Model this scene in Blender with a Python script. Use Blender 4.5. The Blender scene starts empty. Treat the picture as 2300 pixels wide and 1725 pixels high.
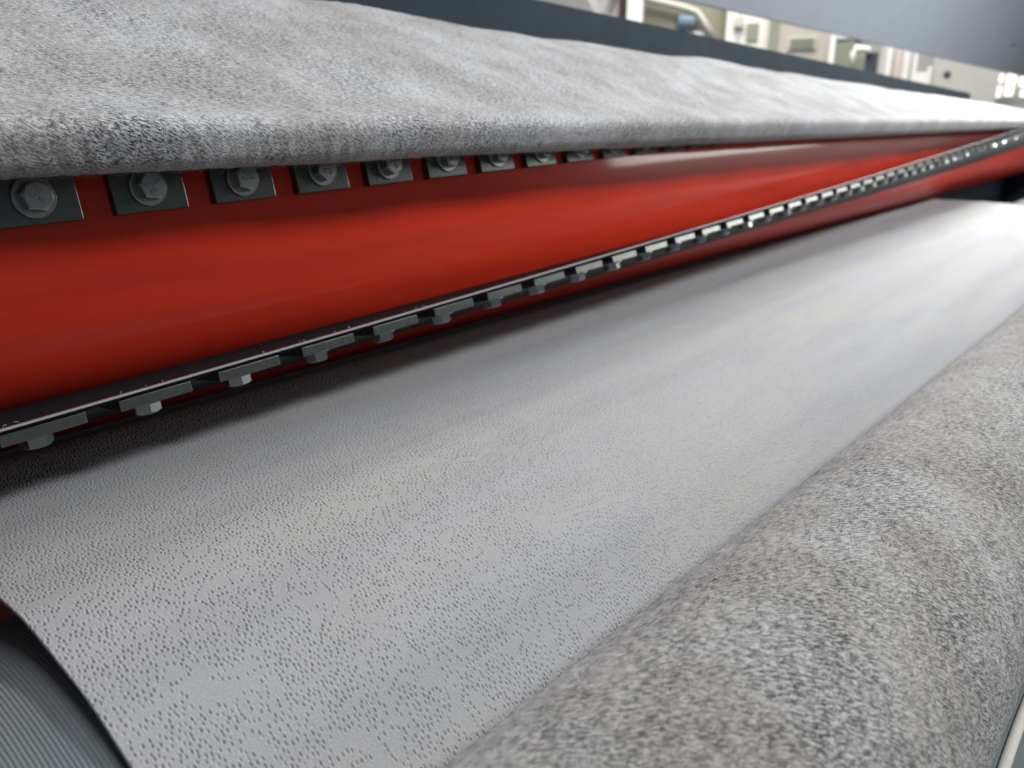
import bpy, bmesh, math, random
import numpy as np
from mathutils import Vector, Matrix
random.seed(7); RNG = np.random.default_rng(11)
R = math.radians
scene = bpy.context.scene
COL = scene.collection

# ------------------------------------------------------------------ camera
# origin of the world = the lens; X runs along the machine, Y away into it, Z up
PITCH, YAW = 18.334, 39.896
FPX = 1794.0 / 2300.0
cam_d = bpy.data.cameras.new('camera'); cam = bpy.data.objects.new('camera', cam_d); COL.objects.link(cam)
cam_d.sensor_width = 36.0; cam_d.lens = 36.0 * FPX
cam_d.clip_start = 0.01; cam_d.clip_end = 200
h = Vector((math.cos(R(YAW)), math.sin(R(YAW)), 0)); rt = Vector((math.sin(R(YAW)), -math.cos(R(YAW)), 0))
fw = h * math.cos(R(PITCH)) - Vector((0, 0, math.sin(R(PITCH)))); up = h * math.sin(R(PITCH)) + Vector((0, 0, math.cos(R(PITCH))))
cam.matrix_world = Matrix(((rt.x, up.x, -fw.x, 0), (rt.y, up.y, -fw.y, 0), (rt.z, up.z, -fw.z, 0), (0, 0, 0, 1)))
cam_d.dof.use_dof = True; cam_d.dof.focus_distance = 0.53; cam_d.dof.aperture_fstop = cam_d.lens / 3.9
scene.camera = cam

# ------------------------------------------------------------------ light
w = bpy.data.worlds.new('World'); scene.world = w; w.use_nodes = True
bg = w.node_tree.nodes['Background']; bg.inputs[0].default_value = (0.86, 0.93, 1.0, 1); bg.inputs[1].default_value = 0.17

def area(name, loc, target, sx, sy, power, color):
    l = bpy.data.lights.new(name, 'AREA'); l.shape = 'RECTANGLE'; l.size = sx; l.size_y = sy
    l.energy = power; l.color = color
    o = bpy.data.objects.new(name, l); COL.objects.link(o)
    o.location = loc
    o.rotation_euler = (Vector(target) - Vector(loc)).to_track_quat('-Z', 'Y').to_euler()
    return o
area('hall_window_light', (6.2, -2.1, .85), (1.4, 0.4, -0.1), 2.4, .8, 75, (1.0, 0.97, 0.93))
area('hall_roof_light', (1.9, -1.8, 2.35), (1.9, 0.48, 0), 2.4, 0.58, 152, (0.97, 0.98, 1.0))
area('far_fill_light', (3.9, .75, 2.2), (3.4, 0.7, 0), 1.4, 0.4, 295, (1.0, 0.99, 0.96))  # unseen lamp added to brighten the far end of the batt
area('hall_skylight', (6.2, 3.0, 4.6), (8.2, 2.6, 0), 4.0, 2.4, 540, (1.0, 0.98, 0.94))

scene.view_settings.view_transform = 'Standard'; scene.view_settings.look = 'None'
scene.view_settings.exposure = 0.0; scene.view_settings.gamma = 1.0
scene.cycles.max_bounces = 8

# ------------------------------------------------------------------ helpers
def tag(o, label=None, cat=None, group=None, kind=None):
    if label: o['label'] = label
    if cat: o['category'] = cat
    if group: o['group'] = group
    if kind: o['kind'] = kind
    return o

def link(name, me, mat=None, parent=None):
    o = bpy.data.objects.new(name, me); COL.objects.link(o)
    if mat and me: me.materials.append(mat)
    if parent: o.parent = parent
    return o

def pyobj(name, verts, faces, mat, parent=None, smooth=False):
    me = bpy.data.meshes.new(name); me.from_pydata([tuple(v) for v in verts], [], [tuple(f) for f in faces]); me.update()
    if smooth: me.polygons.foreach_set('use_smooth', [True] * len(me.polygons))
    return link(name, me, mat, parent)

def empty(name, loc=(0, 0, 0)):
    o = bpy.data.objects.new(name, None); COL.objects.link(o); o.location = loc; o.empty_display_size = 0.05
    return o

def grid(name, P, mat, parent=None, UV=None, smooth=True, flip=False):
    """P: (n,m,3) array of points -> one quad sheet"""
    n, m = P.shape[:2]
    idx = np.arange(n * m).reshape(n, m)
    a, b, c, d = idx[:-1, :-1], idx[1:, :-1], idx[1:, 1:], idx[:-1, 1:]
    q = np.stack([a, d, c, b] if flip else [a, b, c, d], -1).reshape(-1, 4)
    me = bpy.data.meshes.new(name)
    me.vertices.add(n * m); me.vertices.foreach_set('co', P.reshape(-1).astype(np.float32))
    k = len(q)
    me.loops.add(k * 4); me.loops.foreach_set('vertex_index', q.reshape(-1).astype(np.int32))
    me.polygons.add(k); me.polygons.foreach_set('loop_start', (np.arange(k) * 4).astype(np.int32))
    try: me.polygons.foreach_set('loop_total', np.full(k, 4, np.int32))
    except Exception: pass
    if smooth: me.polygons.foreach_set('use_smooth', np.ones(k, bool))
    if UV is not None:
        uvl = me.uv_layers.new(name='metres')
        uvl.data.foreach_set('uv', UV.reshape(-1, 2)[q.reshape(-1)].reshape(-1).astype(np.float32))
    me.update(calc_edges=True); me.validate()
    return link(name, me, mat, parent)

def bm_obj(name, bm, mat, parent=None, smooth=False):
    me = bpy.data.meshes.new(name); bm.normal_update(); bm.to_mesh(me); bm.free()
    if smooth: me.polygons.foreach_set('use_smooth', [True] * len(me.polygons))
    return link(name, me, mat, parent)

def bm_box(bm, x0, x1, y0, y1, z0, z1, bev=0.0):
    r = bmesh.ops.create_cube(bm, size=1.0)
    for v in r['verts']:
        v.co = Vector((x0 + (v.co.x + .5) * (x1 - x0), y0 + (v.co.y + .5) * (y1 - y0), z0 + (v.co.z + .5) * (z1 - z0)))
    if bev > 0:
        es = list({e for v in r['verts'] for e in v.link_edges})
        bmesh.ops.bevel(bm, geom=es, offset=bev, segments=2, affect='EDGES', profile=0.6)

def box_obj(name, x0, x1, y0, y1, z0, z1, mat, parent=None, bev=0.0):
    bm = bmesh.new(); bm_box(bm, x0, x1, y0, y1, z0, z1, bev)
    return bm_obj(name, bm, mat, parent)

def bm_lathe(bm, prof, segs=48, axis='Z', cap=True):
    """prof: list of (r, t) along the axis"""
    rings = []
    for r, t in prof:
        ring = []
        for i in range(segs):
            a = 2 * math.pi * i / segs
            c, s = r * math.cos(a), r * math.sin(a)
            ring.append(bm.verts.new((c, s, t) if axis == 'Z' else (t, c, s)))
        rings.append(ring)
    for p, q in zip(rings, rings[1:]):
        for i in range(segs):
            j = (i + 1) % segs
            bm.faces.new((p[i], p[j], q[j], q[i]))
    if cap:
        bm.faces.new(rings[0][::-1]); bm.faces.new(rings[-1])
    bmesh.ops.recalc_face_normals(bm, faces=bm.faces)

def bm_tube(bm, pts, r, segs=10):
    pts = [Vector(p) for p in pts]; rings = []
    for i, p in enumerate(pts):
        d = (pts[min(i + 1, len(pts) - 1)] - pts[max(i - 1, 0)]).normalized()
        a = d.orthogonal().normalized() if abs(d.z) > .95 else d.cross(Vector((0, 0, 1))).normalized()
        b = d.cross(a)
        rings.append([bm.verts.new(p + r * (math.cos(2 * math.pi * k / segs) * a + math.sin(2 * math.pi * k / segs) * b)) for k in range(segs)])
    for p, q in zip(rings, rings[1:]):
        for i in range(segs):
            j = (i + 1) % segs; bm.faces.new((p[i], p[j], q[j], q[i]))
    bm.faces.new(rings[0][::-1]); bm.faces.new(rings[-1])
    bmesh.ops.recalc_face_normals(bm, faces=bm.faces)

def wavefield(n, lo, hi, seed, iso=1.0):
    """sum of random sinusoids with wavelengths lo..hi metres -> f(u,v) and its gradient"""
    g = np.random.default_rng(seed)
    lam = np.exp(g.uniform(np.log(lo), np.log(hi), n)); th = g.uniform(0, 2 * np.pi, n); ph = g.uniform(0, 2 * np.pi, n)
    kx = 2 * np.pi / lam * np.cos(th); ky = 2 * np.pi / lam * np.sin(th) * iso; am = np.sqrt(2.0 / n)
    def f(u, v, grad=False):
        s = np.zeros_like(u); gx = np.zeros_like(u); gy = np.zeros_like(u)
        for i in range(n):
            a = kx[i] * u + ky[i] * v + ph[i]
            s += am * np.sin(a)
            if grad:
                c = am * np.cos(a); gx += kx[i] * c; gy += ky[i] * c
        return (s, gx, gy) if grad else s
    return f

def spline(pts, n, k=24):
    """Catmull-Rom through 2-D points, resampled to n points equally spaced by arc length"""
    p = np.array(pts, float); p = np.vstack([2 * p[0] - p[1], p, 2 * p[-1] - p[-2]])
    out = []
    t = np.linspace(0, 1, k, endpoint=False)[:, None]
    for i in range(1, len(p) - 2):
        a, b, c, d = p[i - 1], p[i], p[i + 1], p[i + 2]
        out.append(.5 * (2 * b + (c - a) * t + (2 * a - 5 * b + 4 * c - d) * t ** 2 + (3 * b - a - 3 * c + d) * t ** 3))
    out = np.vstack(out + [p[-2:-1]])
    s = np.r_[0, np.cumsum(np.hypot(*np.diff(out, axis=0).T))]
    return s[-1], (lambda q: np.stack([np.interp(q, s, out[:, 0]), np.interp(q, s, out[:, 1])], -1))

# ------------------------------------------------------------------ materials
def mat(name, color=(.5, .5, .5), rough=.5, metal=0.0, coat=0.0, spec=.5):
    m = bpy.data.materials.new(name); m.use_nodes = True
    b = m.node_tree.nodes['Principled BSDF']
    b.inputs['Base Color'].default_value = (*color, 1); b.inputs['Roughness'].default_value = rough
    b.inputs['Metallic'].default_value = metal; b.inputs['Coat Weight'].default_value = coat
    b.inputs['Specular IOR Level'].default_value = spec; b.inputs['Coat Roughness'].default_value = .11
    return m

def nd(m, t, **kw):
    n = m.node_tree.nodes.new(t)
    for k, v in kw.items():
        if k.startswith('i_'): n.inputs[k[2:].replace('_', ' ')].default_value = v
        else: setattr(n, k, v)
    return n

def lk(m, a, b): m.node_tree.links.new(a, b)

def noise(m, vec, scale, detail=3, rough=.55, dist=0.0):
    n = nd(m, 'ShaderNodeTexNoise'); n.inputs['Scale'].default_value = scale; n.inputs['Detail'].default_value = detail
    n.inputs['Roughness'].default_value = rough; n.inputs['Distortion'].default_value = dist
    lk(m, vec, n.inputs['Vector']); return n.outputs['Fac']

def ramp(m, fac, stops):
    r = nd(m, 'ShaderNodeValToRGB'); e = r.color_ramp.elements
    while len(e) < len(stops): e.new(.5)
    for el, (p, c) in zip(e, stops):
        el.position = p; el.color = (*c, 1) if len(c) == 3 else c
    lk(m, fac, r.inputs[0]); return r.outputs[0]

def mapping(m, src, scale=(1, 1, 1), rot=(0, 0, 0)):
    mp = nd(m, 'ShaderNodeMapping'); mp.inputs['Scale'].default_value = scale; mp.inputs['Rotation'].default_value = rot
    lk(m, src, mp.inputs['Vector']); return mp.outputs[0]

def mix(m, a, b, fac, mode='MIX'):
    x = nd(m, 'ShaderNodeMix', data_type='RGBA', blend_type=mode)
    for s, v in ((0, fac), (6, a), (7, b)):
        if hasattr(v, 'links') or hasattr(v, 'is_linked'): lk(m, v, x.inputs[s])
        else: x.inputs[s].default_value = v if s == 0 else (*v, 1)
    return x.outputs[2]

def bump(m, height, dist, strength=1.0):
    b = nd(m, 'ShaderNodeBump'); b.inputs['Distance'].default_value = dist; b.inputs['Strength'].default_value = strength
    lk(m, height, b.inputs['Height']); lk(m, b.outputs[0], m.node_tree.nodes['Principled BSDF'].inputs['Normal'])

def BS(m): return m.node_tree.nodes['Principled BSDF'].inputs
def uvc(m): return nd(m, 'ShaderNodeTexCoord').outputs['UV']
def obc(m): return nd(m, 'ShaderNodeTexCoord').outputs['Object']

def felt(name, light, dark, warm, amount=.5, rot=.35, k=1.0):
    """needled fibre felt: pale ground, dark fibre flecks drawn out along the web, blotches of thin felt"""
    m = mat(name, rough=.95, spec=.15); uv = uvc(m)
    v1 = mapping(m, mapping(m, uv, (1, 1, 1), (0, 0, rot)), (185 * k, 660 * k, 1)); v2 = mapping(m, mapping(m, uv, (1, 1, 1), (0, 0, rot * .55)), (150 * k, 480 * k, 1))
    f1 = noise(m, v1, 1.0, 3, .7); f2 = noise(m, v2, 1.0, 3, .7); fine = noise(m, mapping(m, uv, (900, 1900, 1), (0, 0, .2)), 1.0, 2, .6)
    big = noise(m, uv, 13, 4, .7); tint = noise(m, uv, 9, 2, .5)
    ground = mix(m, light, warm, ramp(m, tint, [(.42, (0, 0, 0)), (.6, (1, 1, 1))]))
    thin = ramp(m, big, [(.36, (1, 1, 1)), (.64, (.50, .50, .50))])
    fl1 = ramp(m, f1, [(.475, (0, 0, 0)), (.545, (1, 1, 1))]); fl2 = ramp(m, f2, [(.50, (0, 0, 0)), (.575, (1, 1, 1))])
    mul = mix(m, fl1, thin, 1.0, 'MULTIPLY'); mul2 = mix(m, fl2, thin, 1.0, 'MULTIPLY')
    c = mix(m, ground, dark, mix(m, (0, 0, 0), mul, amount))
    c = mix(m, c, tuple(x * .8 for x in dark), mix(m, (0, 0, 0), mul2, amount * .5))
    c = mix(m, c, ramp(m, fine, [(.3, (.62, .62, .62)), (.7, (1.16, 1.16, 1.16))]), .8, 'MULTIPLY')
    lk(m, c, BS(m)['Base Color'])
    s = nd(m, 'ShaderNodeMath', operation='ADD'); lk(m, f1, s.inputs[0]); lk(m, fine, s.inputs[1])
    bump(m, s.outputs[0], .0009, .7)
    BS(m)['Sheen Weight'].default_value = .25; BS(m)['Sheen Roughness'].default_value = .5
    return m

M = {}
M['felt'] = felt('grey_fibre_felt', (.385, .38, .37), (.014, .015, .017), (.31, .292, .268), .97, -.9, 1.15)
M['felt_top'] = felt('grey_fibre_batt', (.54, .545, .557), (.022, .026, .031), (.46, .45, .44), .98, .5, 1.35)
M['fibre_pale'] = mat('pale_fibre', (.42, .415, .41), .9, spec=.1)
M['fibre_dark'] = mat('dark_fibre', (.07, .075, .08), .9, spec=.1)

m = M['sheet'] = mat('embossed_nonwoven', rough=.9, spec=.06); uv = uvc(m)
a = noise(m, mapping(m, uv, (2.2, 16, 1)), 1.0, 3, .6); b = noise(m, uv, 700, 3, .6); c2 = noise(m, mapping(m, uv, (2.5, 26, 1)), 1.0, 2, .5)
cc = mix(m, (.275, .277, .288), (.282, .281, .272), ramp(m, a, [(.4, (0, 0, 0)), (.6, (1, 1, 1))]))
cc = mix(m, cc, (.245, .248, .262), ramp(m, c2, [(.45, (0, 0, 0)), (.75, (1, 1, 1))]))
cc = mix(m, cc, ramp(m, b, [(.3, (.80, .80, .80)), (.7, (1.1, 1.1, 1.1))]), .8, 'MULTIPLY')
lk(m, cc, BS(m)['Base Color']); bump(m, b, .0004, .6)

m = M['red'] = mat('red_gloss_paint', (.50, .022, .012), .42, coat=.32, spec=.10); ob = obc(m)
n1 = noise(m, mapping(m, ob, (1.2, 14, 14)), 3.0, 4, .6); n2 = noise(m, ob, 260, 2, .5)
lk(m, mix(m, (.42, .025, .011), (.51, .031, .013), ramp(m, n1, [(.35, (0, 0, 0)), (.65, (1, 1, 1))])), BS(m)['Base Color'])
r_ = ramp(m, n1, [(.3, (.40, .40, .40)), (.7, (.5, .5, .5))]); lk(m, r_, BS(m)['Roughness'])
bump(m, n2, .0004, .12)
m = M['steel'] = mat('zinc_plate', (.42, .43, .41), .42, metal=.85); ob = obc(m)
n1 = noise(m, ob, 300, 3, .6); n2 = noise(m, ob, 40, 3, .6)
lk(m, mix(m, (.07, .082, .079), (.135, .146, .136), n2), BS(m)['Base Color']); lk(m, ramp(m, n1, [(.3, (.26, .26, .26)), (.7, (.38, .38, .38))]), BS(m)['Roughness']); bump(m, n1, .0002, .06)
M['bolt'] = mat('zinc_bolt', (.30, .32, .32), .33, metal=.9)
m = M['blade'] = mat('dark_blade_steel', (.010, .011, .012), .85, metal=0, spec=.12); ob = obc(m)
lk(m, ramp(m, noise(m, ob, 90, 4, .6), [(.3, (.75, .75, .75)), (.7, (.95, .95, .95))]), BS(m)['Roughness'])
M['edge'] = mat('ground_steel_edge', (.70, .72, .74), .4, metal=.8)
M['holder'] = mat('black_holder', (.03, .033, .035), .5)
m = M['rubber'] = mat('dark_grooved_rubber', (.085, .095, .105), .6); ob = obc(m)
n1 = noise(m, mapping(m, ob, (60, 5, 5)), 2.0, 4, .6)
lk(m, mix(m, (.07, .083, .09), (.125, .138, .147), n1), BS(m)['Base Color'])
m = M['navy'] = mat('navy_frame_paint', (.015, .025, .035), .6, spec=.08); ob = obc(m)
lk(m, mix(m, (.012, .021, .030), (.028, .042, .055), noise(m, ob, 9, 4, .6)), BS(m)['Base Color'])
m = M['guard'] = mat('blue_grey_guard_paint', (.25, .28, .33), .5); ob = obc(m)
lk(m, mix(m, (.18, .205, .245), (.225, .255, .30), noise(m, ob, 7, 5, .65)), BS(m)['Base Color']); bump(m, noise(m, ob, 240, 2), .0004, .2)
def mott(name, c, rough=.6, amt=.15, scale=4):
    m = mat(name, c, rough); ob = obc(m)
    lk(m, mix(m, tuple(x * (1 - amt) for x in c), tuple(min(1, x * (1 + amt)) for x in c), noise(m, ob, scale, 4, .6)), BS(m)['Base Color'])
    return m
M['cream'] = mott('cream_wall_paint', (.80, .77, .72)); M['white'] = mott('white_steel_paint', (.80, .79, .76))
M['khaki'] = mott('khaki_machine_paint', (.24, .23, .17)); M['beige'] = mott('beige_machine_paint', (.44, .40, .34))
M['beige2'] = mott('pale_beige_paint', (.52, .50, .46)); M['olive'] = mott('olive_green_paint', (.24, .26, .20))
M['dark'] = mott('dark_machine_paint', (.05, .055, .07)); M['brown'] = mott('brown_post_paint', (.09, .06, .06))
M['grey'] = mott('warm_grey_paint', (.50, .47, .46)); M['bluec'] = mott('blue_drum_paint', (.14, .20, .25))
M['pink'] = mott('pinkish_board', (.66, .55, .52)); M['floor'] = mott('green_grey_floor_paint', (.06, .085, .09), .45, .3, 2)
gl = mat('glowing_white_shape', (.9, .9, .9)); gb = BS(gl); gb['Emission Color'].default_value = (1, .99, .95, 1); gb['Emission Strength'].default_value = 1.3; M['glow_white'] = gl  # emission added to whiten the partition's shapes, no real light source

# ------------------------------------------------------------------ setting
FLOOR = -1.15
o = pyobj('floor', [(-12, -12, FLOOR), (30, -12, FLOOR), (30, 30, FLOOR), (-12, 30, FLOOR)], [(0, 1, 2, 3)], M['floor']); tag(o, kind='structure')

# ------------------------------------------------------------------ red rotary cutter drum with its helical blade
CY, CZ, DR = .756, -.079, .185
W_BLADE, W_TOP = R(11.25), R(8.5)
X0 = .176
drum = empty('cutter_drum', (0, CY, CZ))
tag(drum, 'long glossy red cutter drum with two spiral rows of bolted steel clamps', 'cutting drum')
an_ = np.radians(np.linspace(163, 372, 180)); rad_ = lambda a: DR + .012 * math.exp(-((math.degrees(a) - 212) / 16) ** 2); ring = [(rad_(a) * math.cos(a), rad_(a) * math.sin(a)) for a in an_]   # flat-topped drum: the skin stops under the batt
vs = [(x, *q) for x in (-.75, 1.0, 2.4, 5.5) for q in ring]; nr_ = len(ring)
fs = [(k * nr_ + i, k * nr_ + (i + 1) % nr_, (k + 1) * nr_ + (i + 1) % nr_, (k + 1) * nr_ + i) for k in range(3) for i in range(nr_)] + [tuple(range(nr_))[::-1], tuple(range(3 * nr_, 4 * nr_))]
o = pyobj('drum_body', vs, fs, M['red'], drum, True); o.data.polygons.foreach_set('use_smooth', [i % nr_ != nr_ - 1 and i < 3 * nr_ for i in range(len(fs))])
for a, b in ((-1.1, -.751), (5.501, 5.60)):
    bm = bmesh.new(); bm_lathe(bm, [(.05, a), (.05, b)], 40, 'X'); bm_obj('axle', bm, M['bolt'], drum, True)

# parts shared by all clamps
bm = bmesh.new(); bm_box(bm, -.0265, .0265, -.017, .023, 0, .008, .0007); ME_PLATE = bpy.data.meshes.new('clamp_plate'); bm.to_mesh(ME_PLATE); bm.free(); ME_PLATE.materials.append(M['steel'])
bm = bmesh.new(); bm_lathe(bm, [(.0134, 0), (.0134, .0018), (.0128, .0024)], 40); ME_WASH = bpy.data.meshes.new('washer'); bm.to_mesh(ME_WASH); bm.free(); ME_WASH.materials.append(M['bolt'])
def hex_head():
    bm = bmesh.new()
    AF = .0089; rc = AF / math.cos(math.pi / 6)
    def ringpts(n, fn, z): return [bm.verts.new((fn(2 * math.pi * i / n) * math.cos(2 * math.pi * i / n), fn(2 * math.pi * i / n) * math.sin(2 * math.pi * i / n), z)) for i in range(n)]
    n = 36
    hx = lambda a: AF / math.cos(((a + math.pi / 6) % (math.pi / 3)) - math.pi / 6)
    r0 = ringpts(n, hx, 0); zc = []
    top = []
    for i in range(n):
        a = 2 * math.pi * i / n; r = hx(a)
        z = .0074 - max(0, (r - AF * .93)) * .60
        top.append(bm.verts.new((r * math.cos(a), r * math.sin(a), z)))
    r2 = ringpts(n, lambda a: AF * .94, .0076); r3 = ringpts(n, lambda a: AF * .90, .0078)
    for p, q in ((r0, top), (top, r2), (r2, r3)):
        for i in range(n): bm.faces.new((p[i], p[(i + 1) % n], q[(i + 1) % n], q[i]))
    bm.faces.new(r3); bm.faces.new(r0[::-1])
    bmesh.ops.recalc_face_normals(bm, faces=bm.faces)
    me = bpy.data.meshes.new('bolt_head'); bm.to_mesh(me); bm.free(); me.materials.append(M['bolt']); return me
ME_HEAD = hex_head()
def text_mesh(body, size, extr, mt):
    c = bpy.data.curves.new('t', 'FONT'); c.body = body; c.size = size; c.extrude = extr; c.align_x = 'CENTER'; c.align_y = 'CENTER'; c.resolution_u = 3
    to = bpy.data.objects.new('t', c); COL.objects.link(to)
    bpy.context.view_layer.update()
    me = bpy.data.meshes.new_from_object(to); bpy.data.objects.remove(to); me.materials.clear(); me.materials.append(mt); me.name = 'bolt_marking'
    return me
def marking():
    big = text_mesh('8.8', .0074, .0005, M['bolt']); small = text_mesh('8', .0068, .0005, M['bolt'])
    bm = bmesh.new(); bm.from_mesh(big)
    for v in bm.verts: v.co.y += .0026
    k = len(bm.verts); bm.from_mesh(small)
    bm.verts.ensure_lookup_table()
    for v in bm.verts[k:]: v.co.y -= .0036
    me = bpy.data.meshes.new('bolt_marking'); bm.to_mesh(me); bm.free(); me.materials.append(M['bolt']); return me
ME_MARK = marking()

def frame(origin, x, n):
    """matrix with columns x, t, n (n = outward, t = n cross x)"""
    x = Vector(x).normalized(); n = Vector(n); n = (n - x * n.dot(x)).normalized(); t = n.cross(x)
    return Matrix(((x.x, t.x, n.x, origin[0]), (x.y, t.y, n.y, origin[1]), (x.z, t.z, n.z, origin[2]), (0, 0, 0, 1)))

def clamp(mtx, spin, mark):
    p = link('clamp_plate', ME_PLATE, None, drum); p.matrix_local = mtx
    wsh = link('washer', ME_WASH, None, p); wsh.location = (random.uniform(-.0012, .0012), random.uniform(-.0008, .0008), .0081)
    hd = link('bolt_head', ME_HEAD, None, p); hd.location = (wsh.location.x, wsh.location.y, .0106); hd.rotation_euler = (0, 0, spin)
    if mark:
        mk = link('bolt_marking', ME_MARK, None, p); mk.location = (wsh.location.x, wsh.location.y, .0185); mk.rotation_euler = (0, 0, mark)
    return p

PITCHX = .075
# upper row, seated flat on the drum skin
A0 = R(170.4)
for i in range(-3, 15):
    X = .204 + i * PITCHX
    a = A0 - W_TOP * (X - .204)
    rad = Vector((0, math.cos(a), math.sin(a))); tan = Vector((0, -math.sin(a), math.cos(a)))
    xd = Vector((1, 0, 0)) - tan * (W_TOP * DR)
    spin = [.30, .35, .12, -.2, .9, .3][i % 6]
    clamp(frame(rad * (DR - .0006) , xd, rad) @ Matrix.Translation((0, 0, 0)) if False else Matrix.Translation((X, 0, 0)) @ frame(rad * (DR - .0006), xd, rad), spin, [.5, 2.2, 1.2, 2.9, .3, 1.7][i % 6])
# lower row under the blade
TIP = Vector((-.218, -.102))                       # blade tip in the drum's cross-section at X0
def rotv(v, psi): c, s = math.cos(psi), math.sin(psi); return Vector((v[0] * c - v[1] * s, v[0] * s + v[1] * c))
def psi(X): return -W_BLADE * (X - X0)
def sweep(name, prof, xs, mt, closed=True):
    P = np.zeros((len(xs), len(prof) + (1 if closed else 0), 3))
    pr = list(prof) + ([prof[0]] if closed else [])
    for i, X in enumerate(xs):
        for j, (b, n) in enumerate(pr):
            q = rotv((TIP.x + b, TIP.y + n), psi(X)); P[i, j] = (X, q.x, q.y)
    return grid(name, P, mt, drum, smooth=False)
xs = np.linspace(-.7, 5.4, 200)
sweep('blade', [(.0007, 0), (.0007, -.0016), (.0030, -.0050), (.078, -.0150), (.078, -.0100)], xs, M['blade'])
sweep('cutting_edge', [(-.0008, -.0003), (.0005, .0001), (.0005, -.0021), (-.0008, -.0017)], xs, M['edge'])
sweep('blade_holder', [(.052, -.0090), (.052, -.024), (.085, -.042), (.10, -.0130)], xs, M['holder'])
for i in range(-4, 66):
    X = .176 + i * PITCHX
    p = psi(X); o2 = rotv((TIP.x + .006 + .0205, TIP.y - .0086), p)
    nv = rotv((-math.sin(.129), -math.cos(.129)), p); tv = rotv((1, 0), p)
    rt_ = math.hypot(TIP.x, TIP.y)
    rad = o2.normalized(); tan = Vector((-rad.y, rad.x))
    xd = Vector((1, -tan.x * W_BLADE * o2.length, -tan.y * W_BLADE * o2.length))
    clamp(Matrix.Translation((X, 0, 0)) @ frame((0, o2.x, o2.y), xd, (0, nv.x, nv.y)), random.uniform(0, 1.04), 0)

# ------------------------------------------------------------------ fibres (loose fuzz standing out of a felt surface)
def fibres(name, pts, nrm, along, across, mt, parent, n, lmin, lmax, wid, lift, spread):
    """pts,nrm,along,across: (k,3) samples on the surface; every fibre = a bent ribbon of 3 quads"""
    k = len(pts); sel = RNG.integers(0, k, n)
    P, N, A, B = pts[sel], nrm[sel], along[sel], across[sel]
    th = RNG.normal(0, spread, n) + np.where(RNG.random(n) < .25, RNG.uniform(-1.5, 1.5, n), 0)
    D = np.cos(th)[:, None] * A + np.sin(th)[:, None] * B
    S = np.cross(N, D); L = RNG.uniform(lmin, lmax, n)[:, None]; bend = RNG.normal(0, .35, n)[:, None]
    hgt = np.abs(RNG.normal(0, lift, n))[:, None]
    V = np.zeros((n, 8, 3)); wd = (RNG.uniform(.6, 1.3, n) * wid)[:, None]
    for j, t in enumerate((-.5, -.17, .17, .5)):
        c = P + D * L * t + S * L * bend * (t * t - .1) + N * (hgt * (1 - 3.4 * t * t * RNG.uniform(.2, 1.2, (n, 1))) + .00025)
        f = (.5, 1, 1, .4)[j]
        V[:, 2 * j] = c - S * wd * f; V[:, 2 * j + 1] = c + S * wd * f
    base = (np.arange(n) * 8)[:, None, None]
    F = (base + np.array([[0, 1, 3, 2], [2, 3, 5, 4], [4, 5, 7, 6]])[None]).reshape(-1, 4)
    me = bpy.data.meshes.new(name); me.vertices.add(n * 8); me.vertices.foreach_set('co', V.reshape(-1).astype(np.float32))
    kf = len(F); me.loops.add(kf * 4); me.loops.foreach_set('vertex_index', F.reshape(-1).astype(np.int32))
    me.polygons.add(kf); me.polygons.foreach_set('loop_start', (np.arange(kf) * 4).astype(np.int32))
    me.update(calc_edges=True)
    o = link(name, me, mt, parent); o['kind'] = 'stuff'; return o

def surf_frames(P):
    du = np.gradient(P, axis=0); dv = np.gradient(P, axis=1)
    n = np.cross(du, dv); n /= np.linalg.norm(n, axis=-1, keepdims=True) + 1e-12
    du /= np.linalg.norm(du, axis=-1, keepdims=True) + 1e-12; dv /= np.linalg.norm(dv, axis=-1, keepdims=True) + 1e-12
    return n, du, dv

def xgrid(x0, x1, k, a=.30, b=.77):
    n = int(1 / (k * b) * math.log((a + b * x1) / (a + b * x0))) + 2
    t = np.linspace(0, 1, n)
    return ((a + b * x0) * ((a + b * x1) / (a + b * x0)) ** t - a) / b

lx = RNG.uniform(.1, 2.6, 900); lp = np.array([[x, *rotv((TIP.x + .001, TIP.y + .0006), psi(x))] for x in lx])
one = np.ones((900, 1)); fibres('lint', lp, one * [0, -.5, .86], one * [1.0, 0, 0], one * [0, .86, .5], M['fibre_pale'], drum, 110, .0012, .0040, .00010, .0010, 1.2)

# ------------------------------------------------------------------ upper felt batt, its front lip hanging out over the drum
xs = np.concatenate([np.linspace(-.7, .05, 60, endpoint=False), xgrid(.05, 6.2, .0045)])
lip = [(.90, .055), (.74, .010), (.62, -.028), (.575, -.0335), (.535, -.0322), (.5165, -.0278), (.5075, -.0172), (.5035, -.0065), (.5090, .0012), (.5240, .0062), (.566, .019), (.64, .052), (.72, .090), (.79, .117), (.84, .130), (.875, .128), (.90, .112), (.905, .085), (.90, .055)]
tot, fn = spline(lip, 0)
nv = 250
ss = np.linspace(0, tot, nv)
base = fn(ss)
wob = wavefield(14, .12, .50, 3); wob2 = wavefield(12, .012, .04, 5); wx = wavefield(8, .25, .9, 8); wl = wavefield(10, .04, .2, 21)
U, S = np.meshgrid(xs, ss, indexing='ij')
Yb = np.broadcast_to(base[:, 0], U.shape); Zb = np.broadcast_to(base[:, 1], U.shape)
back = np.clip((Yb - .55) / .30, 0, 1.2); topm = (S > tot * .48) * 1.0
drop = .0165 * np.clip(U - .65, -.6, 3.4) + .045 * np.clip(U - 4.2, 0, 3) + .0018 * wx(U, U * 0)
Z = Zb - back * drop
Y = Yb + .0013 * wl(U, U * 0) * np.clip((.60 - Yb) / .06, 0, 1)
P = np.stack([U, Y, Z], -1)
nr, _, _ = surf_frames(P)
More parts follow.
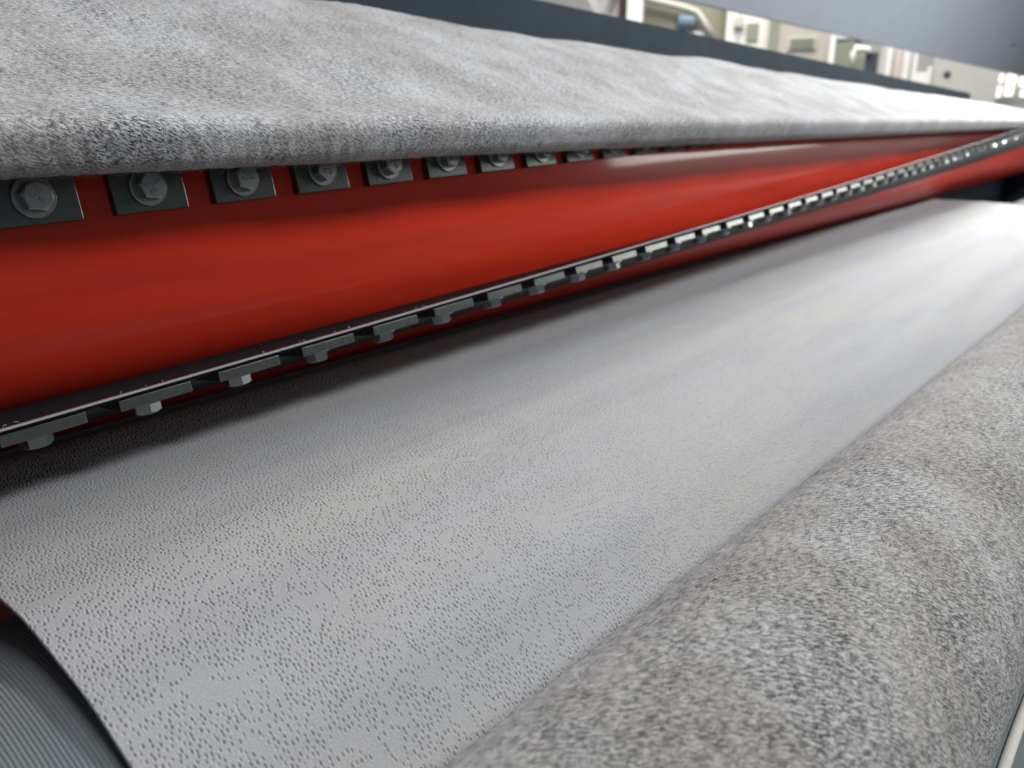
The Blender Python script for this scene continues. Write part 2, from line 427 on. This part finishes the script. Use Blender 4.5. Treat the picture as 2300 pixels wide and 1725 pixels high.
hgt = .0010 * wob(U, S) * (.3 + .7 * np.clip(back * 2, 0, 1)) + .0003 * wob2(U, S)
P = P + nr * hgt[..., None] * (1 if True else -1)
UV = np.stack([U, S], -1)
batt = grid('felt_batt', P, M['felt_top'], UV=UV)
tag(batt, 'thick pale grey felt batt with a rounded fuzzy front edge overhanging the red drum', 'felt')
nr, du, dv = surf_frames(P)
vis = (U > .02) & (U < 2.6) & (S > tot * .30) & (S < tot * .86)
wgt = np.where(vis, 1.0, 0)
idx = np.flatnonzero(wgt.reshape(-1)); fl = lambda a: a.reshape(-1, 3)[idx]
if (fl(nr)[:, 2].mean() < 0): nr = -nr
fibres('pale_fibres', fl(P), fl(nr), fl(du), fl(dv), M['fibre_pale'], batt, 13000, .0015, .005, .00010, .0006, .6)
fibres('dark_fibres', fl(P), fl(nr), fl(du), fl(dv), M['fibre_dark'], batt, 14000, .0015, .005, .00012, .0004, .6)
lipm = (U > .02) & (U < 1.8) & (S > tot * .27) & (S < tot * .47); idx = np.flatnonzero(lipm.reshape(-1))
fibres('lip_fibres', fl(P), fl(nr), fl(dv), fl(du), M['fibre_pale'], batt, 9000, .003, .009, .00008, .0016, .6)

# apron carrying the batt
ap = pyobj('apron_bed', [(x, y, z) for x in (-.7, 6.1) for y, z in ((.66, -.020), (.93, .058), (.93, .046), (.66, -.030))],
      [(0, 1, 5, 4), (1, 2, 6, 5), (2, 3, 7, 6), (3, 0, 4, 7), (0, 3, 2, 1), (4, 5, 6, 7)], M['dark'])
tag(ap, 'dark sloping bed plate hidden under the upper felt batt', 'bed plate')

# ------------------------------------------------------------------ grooved anvil drum
FS = .87                                          # everything below the drum sits this much nearer
AY, AZ, AR = .465 * FS, -.551 * FS, .2466 * FS
an = empty('grooved_drum', (0, AY, AZ)); tag(an, 'dark grey grooved rubber drum carrying the dimpled sheet, bare at bottom left', 'drum')
prof = [(AR - .003, -.55)]
x = -.548
while x < .30:
    prof += [(AR, x + .0002), (AR, x + .0010), (AR - .00028, x + .0013), (AR - .00028, x + .0019)]; x += .0021
prof += [(AR, .302), (AR, 5.4), (AR - .003, 5.403)]
bm = bmesh.new(); bm_lathe(bm, prof, 160, 'X'); o = bm_obj('grooved_cover', bm, M['rubber'], an)
for a, b in ((-.9, -.551), (5.404, 5.60)):
    bm = bmesh.new(); bm_lathe(bm, [(.045, a), (.045, b)], 32, 'X'); bm_obj('axle', bm, M['bolt'], an, True)

# ------------------------------------------------------------------ dimpled sheet
SX0 = .1105
prof = [(.262, -.560), (.245, -.50), (.238, -.46), (.247, -.425), (.276, -.387), (.306, -.358), (.332, -.3385), (.361, -.3205), (.399, -.303), (.439, -.2925), (.489, -.288), (.527, -.2865), (.60, -.285)]
prof = [(y * FS, z * FS) for y, z in prof] + [(.58, -.2480), (.63, -.2482), (.665, -.2500), (.70, -.2635), (.756, -.2760), (.80, -.278)]
tot, fn = spline(prof, 0)
Lf = np.r_[np.arange(0, .043, .004), np.arange(.043, .40, .00054), np.arange(.40, .60, .0009), np.arange(.60, tot, .005)]
xs = np.r_[SX0, SX0 + .0003, SX0 + .001, xgrid(SX0 + .0018, 1.30, .00118, .26), np.linspace(1.31, 2.94, 110)]
U, S = np.meshgrid(xs, Lf, indexing='ij')
# dots strung along the level lines of a smooth field -> little loops and swirls
n = 700000
fu = wavefield(18, .019, .034, 33)
du_ = RNG.random(n); u = ((.26 + .77 * SX0) * ((.26 + .77 * 1.30) / (.26 + .77 * SX0)) ** du_ - .26) / .77; v = RNG.uniform(.042, .60, n)
for _ in range(4):
    fv, gx, gy = fu(u, v, True); g2 = gx * gx + gy * gy + 1e3
    t = (np.round(fv / .88 - .5) + .5) * .88
    st = np.clip((t - fv) / g2, -2e-5, 2e-5); u = u + np.clip(st * gx, -.0015, .0015); v = v + np.clip(st * gy, -.0015, .0015)
ok = np.abs(fu(u, v) - t) < .08; u, v = u[ok], v[ok]
CELL = .0016; MIN = .0026
grid_d = {}; keep = []
ul, vl = u.tolist(), v.tolist()
inv = 1 / MIN
for i in range(len(ul)):
    a, b = ul[i], vl[i]; ca, cb = int(a * inv), int(b * inv); bad = False
    for x_ in (ca - 1, ca, ca + 1):
        for y_ in (cb - 1, cb, cb + 1):
            q = grid_d.get((x_, y_))
            if q:
                for (c_, d_) in q:
                    if (c_ - a) ** 2 + (d_ - b) ** 2 < MIN * MIN: bad = True; break
            if bad: break
        if bad: break
    if not bad: grid_d.setdefault((ca, cb), []).append((a, b)); keep.append(i)
u, v = u[keep], v[keep]; u = u + RNG.normal(0, .00018, len(u)); v = v + RNG.normal(0, .00022, len(v))
H = np.zeros(U.shape)
iu = np.searchsorted(xs, u); iv = np.searchsorted(Lf, v)
dep = RNG.uniform(.55, 1.4, len(u))
for di in range(-4, 5):
    for dj in range(-4, 5):
        a = np.clip(iu + di, 0, len(xs) - 1); b = np.clip(iv + dj, 0, len(Lf) - 1)
        rx = (xs[a] - u) / .00047; ry = (Lf[b] - v) / .00105; r2 = rx * rx + ry * ry
        np.add.at(H, (a, b), np.where(r2 < 12, dep * (-.00078 * np.exp(-r2 * .75) + .00016 * np.exp(-(np.sqrt(r2) - 1.9) ** 2 * 2.2)), 0))
pb = fn(Lf); Yb = np.broadcast_to(pb[:, 0], U.shape); Zb = np.broadcast_to(pb[:, 1], U.shape).copy()
wv = wavefield(10, .05, .16, 41); wv2 = wavefield(6, .2, .5, 43)
Zb = Zb + .00012 * wv(U, S) + .0009 * wv2(U * .08, S * 1.7) + .0006 * wv(U * .05, S * 1.0) - np.exp(-(U - SX0) / .02) * .002 * np.clip((Yb - .30) / .15, 0, 1) * 0
P = np.stack([U, Yb, Zb], -1); nr, _, _ = surf_frames(P); nr = np.where(nr[..., 2:3] < 0, -nr, nr) if nr[:, 200, 2].mean() < 0 else nr
P = P + nr * H[..., None]
P[0] = P[1] - nr[1] * .0013; P[0, :, 0] = SX0                                # the cut edge has the sheet's thickness
sheet = grid('dimpled_sheet', P, M['sheet'], UV=np.stack([U, S], -1))
tag(sheet, 'smooth pale grey sheet embossed with swirls of small dimples, running over the grooved drum', 'fabric sheet')
so = sheet.modifiers.new('thickness', 'SOLIDIFY') if False else None

# ------------------------------------------------------------------ front roller wrapped in felt
RY, RZ, RR, SK = .1423 * FS, -.3706 * FS, .1080 * FS, -.030
roll = empty('felt_roller', (0, RY, RZ)); tag(roll, 'large front roller wrapped in speckled grey felt, filling the bottom right corner', 'roller')
xs = np.concatenate([np.linspace(-.4, .1, 50, endpoint=False), xgrid(.1, 3.9, .0042)])
an_ = np.linspace(0, 2 * math.pi, 300)
U, T = np.meshgrid(xs, an_, indexing='ij')
wr = wavefield(14, .12, .40, 51); wr2 = wavefield(12, .010, .03, 53)
rr = RR + .0004 * wr(U, T * RR) + .0003 * wr2(U, T * RR)
rr[:, -1] = rr[:, 0]
P = np.stack([U, SK * (U - .2 * FS) + rr * np.cos(T), rr * np.sin(T)], -1)
fc = grid('felt_cover', P, M['felt'], roll, UV=np.stack([U, T * RR], -1))
nr, du, dv = surf_frames(P)
rad = np.stack([U * 0, np.cos(T), np.sin(T)], -1)
vis = (U > .12) & (U < 2.2) & (T > R(15)) & (T < R(200)); idx = np.flatnonzero(vis.reshape(-1))
fibres('pale_fibres', fl(P), fl(rad), fl(du), fl(dv), M['fibre_pale'], fc, 13000, .002, .007, .00009, .0009, .55)
fibres('dark_fibres', fl(P), fl(rad), fl(du), fl(dv), M['fibre_dark'], fc, 26000, .0015, .0050, .00013, .0004, .55)
for xe, nm in ((-.4, 'end_cap'), (3.9, 'end_cap')):
    bm = bmesh.new(); bm_lathe(bm, [(RR - .003, xe - .004), (RR - .003, xe + .004)], 64, 'X'); c_ = bm_obj(nm, bm, M['dark'], roll); c_.location = (0, SK * (xe - .2), 0)
bm = bmesh.new(); bm_lathe(bm, [(.03, -.7), (.03, 4.2)], 24, 'X'); c_ = bm_obj('axle', bm, M['bolt'], roll); c_.location = (0, SK * 1.5, 0)

# pale cloth rope edge below the roller
bm = bmesh.new(); pts = [(x, .021 + SK * (x - .65) * .55 + .0005 * math.sin(x * 23), -.435 + .0005 * math.sin(x * 31 + 1)) for x in np.linspace(-.2, 3.6, 140)]
bm_tube(bm, pts, .0042, 14)
M['cloth'] = mott('pale_cloth', (.50, .48, .44), .9, .2, 160)
rope = bm_obj('cloth_rope', bm, M['cloth'], None, True); tag(rope, 'thin pale cloth-covered rod running along the underside of the front roller, bottom right corner', 'rod')

# lower red cross member behind the grooved drum
sf = box_obj('side_frame', 5.60, 5.72, .16, 1.2, FLOOR, -.13, M['navy'], None, .006); tag(sf, 'dark navy machine side frame closing the far end of the drums', 'side frame')
fb = box_obj('gap_block', 2.705, 5.59, .88, 1.06, -.80, -.262, M['navy'], None, .006); tag(fb, 'dark navy block added at the far end to close the bright gap beyond the red cross member', 'beam')  # dark block added to stop hall light showing past the red cross member
lb = box_obj('red_crossbeam', -1.2, 2.7, .90, 1.05, -.75, -.285, M['red'], None, .008); tag(lb, 'red cross member low behind the grooved drum, a corner showing at the left edge', 'beam')

# ------------------------------------------------------------------ navy frame rail and blue-grey guard above
rail = empty('frame_rail', (1.207, .97, .198))
tag(rail, 'dark navy steel frame rail running behind the upper felt batt', 'rail')
dz = (.1215 - .198) / (4.62 - 1.207)
for nm, a0, a1, y0, y1, z0, z1, mt in (('rail_beam', -1.5, 3.45, -.02, .06, -.16, 0, 'navy'), ('rail_lip', -.2, 3.40, .062, .085, -.02, .010, 'white')):
    vs = [(a, y, z + dz * a) for a in (a0, a1) for y, z in ((y0, z0), (y1, z0), (y1, z1), (y0, z1))]
    pyobj(nm, vs, [(0, 3, 2, 1), (4, 5, 6, 7), (0, 1, 5, 4), (1, 2, 6, 5), (2, 3, 7, 6), (3, 0, 4, 7)], M[mt], rail)
guard = empty('machine_guard', (1.4, 1.12, .292)); tag(guard, 'blue-grey painted guard plate hanging at the top right, its lower edge bare', 'guard')
vs = [(x, y, z) for x in (-.6, 9) for y, z in ((0, 0), (.05, .012), (-.15, .86), (-.20, .85))]
gp = pyobj('guard_plate', vs, [(0, 3, 2, 1), (4, 5, 6, 7), (0, 1, 5, 4), (1, 2, 6, 5), (2, 3, 7, 6), (3, 0, 4, 7)], M['guard'], guard)
bv = gp.modifiers.new('bevel', 'BEVEL'); bv.width = .003; bv.segments = 2

sn = Vector((0, -.85, -.20)).normalized(); su = Vector((0, -.20, .85)).normalized()
rv = rt * ((2276 - 1150) / 1794.0) + up * ((862.5 - 102) / 1794.0) + fw; sp = rv * (Vector((0, 1.12, .292)).dot(sn) / rv.dot(sn)) - Vector((1.4, 1.12, .292)) + sn * .0006
pyobj('scratch', [sp + Vector((a, 0, 0)) + su * b for a, b in ((-.12, -.010), (-.02, -.006), (.10, .008), (.14, .006), (.06, .014), (-.03, .002))], [(0, 1, 2, 3, 4, 5)], M['dark'], guard)

# ------------------------------------------------------------------ hall behind, out of focus
def ray(px, py):
    return rt * ((px - 1150) / 1794.0) + up * ((862.5 - py) / 1794.0) + fw
def stand(px0, px1, D):
    """frame of an object facing the lens: base point on its front face, unit right vector, half width, metres per photo pixel"""
    c = ray((px0 + px1) / 2, 268); c.z = 0; k = D / c.length; u_ = c.normalized(); r_ = Vector((u_.y, -u_.x, 0))
    a, b = ray(px0, 268), ray(px1, 268); a.z = b.z = 0
    ia = a * (D / a.dot(u_)); ib = b * (D / b.dot(u_))
    return u_ * D, u_, r_, (ib - ia).dot(r_) / 2
def zat(px, py, D):
    v = ray(px, py); hl = math.hypot(v.x, v.y); return v.z / hl * D
def hall_box(name, px0, px1, D, z0, z1, depth, mt, root=None, off=0.0):
    """upright box, front face D metres from the lens, spanning photo columns px0..px1; local coordinates: x right, y away, z up"""
    p, u_, r_, hw = stand(px0, px1, D)
    if root is None:
        root = empty(name + '_base', (p.x, p.y, FLOOR)); root.rotation_euler = (0, 0, math.atan2(r_.y, r_.x)); bpy.context.view_layer.update()
        root.name = name
        o = box_obj(name + '_body', -hw, hw, 0, depth, z0 - FLOOR, z1 - FLOOR, M[mt], root, .004)
        return root, o
    inv = root.matrix_world.inverted()
    q = inv @ Vector((p.x, p.y, FLOOR)); 
    o = box_obj(name, q.x - hw, q.x + hw, q.y + off, q.y + off + depth, z0 - FLOOR, z1 - FLOOR, M[mt], root, .003)
    return o

p, u_, r_, hw = stand(900, 2700, 15.0)
wl_ = empty('hall_wall', (p.x, p.y, FLOOR)); wl_.rotation_euler = (0, 0, math.atan2(r_.y, r_.x)); tag(wl_, kind='structure')
box_obj('wall_face', -9, 12, 0, .2, 0, 5.5, M['cream'], wl_)

def rigid(o, label, cat, group=None): tag(o, label, cat, group)
r0, _ = hall_box('white_column', 1398, 1432, 9.0, FLOOR, 1.9, .12, 'white'); rigid(r0, 'white painted steel column standing beside a dark post behind the navy rail', 'column')
r0, _ = hall_box('dark_post', 1380, 1398, 9.3, FLOOR, 1.9, .08, 'brown'); rigid(r0, 'thin dark brown post directly left of the white column', 'post')
# grey V bracket left of it
p, u_, r_, hw = stand(1300, 1390, 9.6)
v0 = empty('grey_bracket', (p.x, p.y, FLOOR)); v0.rotation_euler = (0, 0, math.atan2(r_.y, r_.x)); rigid(v0, 'warm grey V-shaped steel bracket left of the dark post', 'bracket')
def strut(nm, pts, wd, dp, mt, root):
    (x0, z0), (x1, z1) = pts; d = Vector((x1 - x0, z1 - z0)).normalized(); n_ = Vector((-d.y, d.x)) * wd / 2
    q = [(x0 - n_.x, z0 - n_.y), (x1 - n_.x, z1 - n_.y), (x1 + n_.x, z1 + n_.y), (x0 + n_.x, z0 + n_.y)]
    vs = [(a, y, b - FLOOR) for y in (0, dp) for a, b in q]
    return pyobj(nm, vs, [(0, 1, 2, 3), (7, 6, 5, 4), (0, 4, 5, 1), (1, 5, 6, 2), (2, 6, 7, 3), (3, 7, 4, 0)], M[mt], root)
k6 = 9.6 / 1794 * 1.0
zz = zat(1350, 30, 9.6)
strut('strut', ((-.24, zz + .36), (.02, zz - .07)), .10, .09, 'grey', v0); strut('strut', ((.24, zz + .36), (.045, zz - .03)), .09, .08, 'grey', v0)
strut('post', ((.11, FLOOR), (.11, zz + .3)), .24, .06, 'grey', v0)
# khaki machine housing with its pipe and blue drum
r0, _ = hall_box('khaki_machine', 1434, 1614, 9.5, FLOOR, 1.5, .8, 'khaki'); rigid(r0, 'khaki machine housing with a bent pale pipe across it, right of the white column', 'machine')
inv = r0.matrix_world.inverted()
def loc(px, py, D, o_=0): 
    c = ray(px, py); u0 = Vector((r0.location.x, r0.location.y, 0)).normalized(); k = D / (Vector((c.x, c.y, 0)).dot(u0)); return inv @ (c * k - u0 * o_)
bm = bmesh.new(); bm_tube(bm, [loc(*q, 9.5, .09) for q in ((1425, -6), (1480, 6), (1540, 20), (1566, 30), (1580, 50), (1600, 85))], .033, 12); bm_obj('pipe', bm, M['beige2'], r0, True)
p_ = loc(1542, 50, 9.5, .03); bm = bmesh.new(); bm_lathe(bm, [(.08, -.09), (.09, -.075), (.09, .075), (.08, .09)], 24, 'X')
o = bm_obj('blue_cap', bm, M['bluec'], r0, True); o.location = p_; o.rotation_euler = (0, 0, 0)
a_, b_ = loc(1434, 60, 9.5, .02), loc(1600, 82, 9.5, .02); bm = bmesh.new(); bm_box(bm, a_.x, b_.x, a_.y - .02, a_.y, b_.z - .10, b_.z + .05, .004); bm_obj('sill', bm, M['white'], r0)
r0, _ = hall_box('cream_cabinet', 1615, 1709, 9.2, FLOOR, 1.5, .5, 'cream'); rigid(r0, 'cream cabinet with a small olive hatch between khaki and beige housings', 'cabinet')
hall_box('hatch', 1660, 1686, 9.2, zat(1672, 93, 9.2), zat(1672, 52, 9.2), .02, 'olive', r0, -.018)
hall_box('conduit', 1640, 1645, 9.2, FLOOR + .2, 2.0, .03, 'grey', r0, -.03)
hall_box('junction_box', 1632, 1653, 9.2, zat(1642, 62, 9.2), zat(1642, 40, 9.2), .06, 'beige2', r0, -.06)
r0, _ = hall_box('beige_cabinet', 1710, 1845, 9.0, FLOOR, 1.4, .6, 'beige'); rigid(r0, 'plain beige machine cabinet right of the cream cabinet', 'cabinet')
hall_box('side_strip', 1710, 1730, 9.0, FLOOR + .1, 1.39, .02, 'olive', r0, -.018)
hall_box('vent_panel', 1752, 1815, 9.0, zat(1785, 112, 9.0), zat(1785, 84, 9.0), .02, 'beige2', r0, -.02)
for q_ in range(4): hall_box('louvre', 1757, 1810, 9.0, zat(1785, 108 - q_ * 6, 9.0), zat(1785, 105 - q_ * 6, 9.0), .02, 'olive', r0, -.03)
r0, _ = hall_box('white_post', 1845, 1857, 8.8, FLOOR, zat(1850, 78, 8.8), .04, 'white'); rigid(r0, 'thin short white post between beige cabinet and olive panel', 'post')
r0, _ = hall_box('olive_panel', 1857, 1930, 9.1, FLOOR, 1.2, .3, 'olive'); rigid(r0, 'olive green machine panel right of the thin white post', 'panel')
hall_box('white_plate', 1858, 1889, 9.1, zat(1870, 88, 9.1), zat(1870, 60, 9.1), .02, 'white', r0, -.018)
# hydraulic block with white hose
r0, _ = hall_box('pump_block', 1926, 1954, 8.8, FLOOR, zat(1940, 118, 8.8), .16, 'dark'); rigid(r0, 'dark blue pump block topped by a kinked pale hose', 'pump')
inv = r0.matrix_world.inverted()
bm = bmesh.new(); bm_tube(bm, [loc(*q, 8.8, .03) for q in ((1914, 150), (1916, 118), (1922, 106), (1938, 110), (1948, 110), (1956, 118))], .025, 10); bm_obj('hose', bm, M['white'], r0, True)
hall_box('valve', 1897, 1912, 8.8, zat(1905, 100, 8.8), zat(1905, 84, 8.8), .08, 'dark', r0, -.01)
# stack of pale boards
p, u_, r_, hw = stand(1960, 2042, 8.6)
r0 = empty('board_stack', (p.x, p.y, FLOOR)); r0.rotation_euler = (0, 0, math.atan2(r_.y, r_.x)); rigid(r0, 'upright stack of white and pinkish boards left of the knobbed cabinet', 'boards')
bpy.context.view_layer.update()
for a_, b_, mt, o_ in ((1960, 1973, 'grey', .012), (1973, 1985, 'white', 0), (1985, 1994, 'grey', .03), (1994, 2003, 'pink', .012), (2003, 2012, 'pink', .03), (2012, 2025, 'white', .004), (2025, 2033, 'grey', .02), (2033, 2042, 'white', 0)):
    hall_box('board', a_, b_, 8.6, FLOOR, zat(2000, 104 + (a_ - 1960) * .14, 8.6), .06, mt, r0, o_)
# knobbed cabinet
r0, _ = hall_box('knobbed_cabinet', 2077, 2226, 8.2, FLOOR, .9, .5, 'beige2'); rigid(r0, 'pale beige cabinet with one dark round knob on its door', 'cabinet')
inv = r0.matrix_world.inverted(); q = loc(2127, 167, 8.2, .0)
bm = bmesh.new(); bm_lathe(bm, [(.03, -.03), (.03, .0), (.022, .01)], 20); o = bm_obj('knob', bm, M['dark'], r0, True); o.location = q; o.rotation_euler = (math.pi / 2, 0, 0)
hall_box('door_edge', 2066, 2077, 8.2, FLOOR, zat(2070, 150, 8.2), .04, 'white', r0, -.01)
hall_box('foot_rail', 2040, 2077, 8.2, FLOOR, zat(2060, 162, 8.2), .04, 'white', r0, .05)
# partition; its unreadable white lettering is built as plain glowing shapes
r0, _ = hall_box('partition', 2226, 2480, 8.8, FLOOR, 1.0, .1, 'beige2'); rigid(r0, 'beige partition with small white shapes, made to glow, at the far right', 'partition')
for a_, b_, t_, l_ in ((2226, 2237, 166, 186), (2226, 2237, 193, 219), (2245, 2266, 165, 189), (2245, 2264, 191, 216), (2275, 2302, 172, 195), (2281, 2306, 202, 218), (2312, 2330, 172, 218)):
    hall_box('pane', a_, b_, 8.8, zat((a_ + b_) / 2, l_, 8.8), zat((a_ + b_) / 2, t_, 8.8), .02, 'glow_white', r0, -.016)
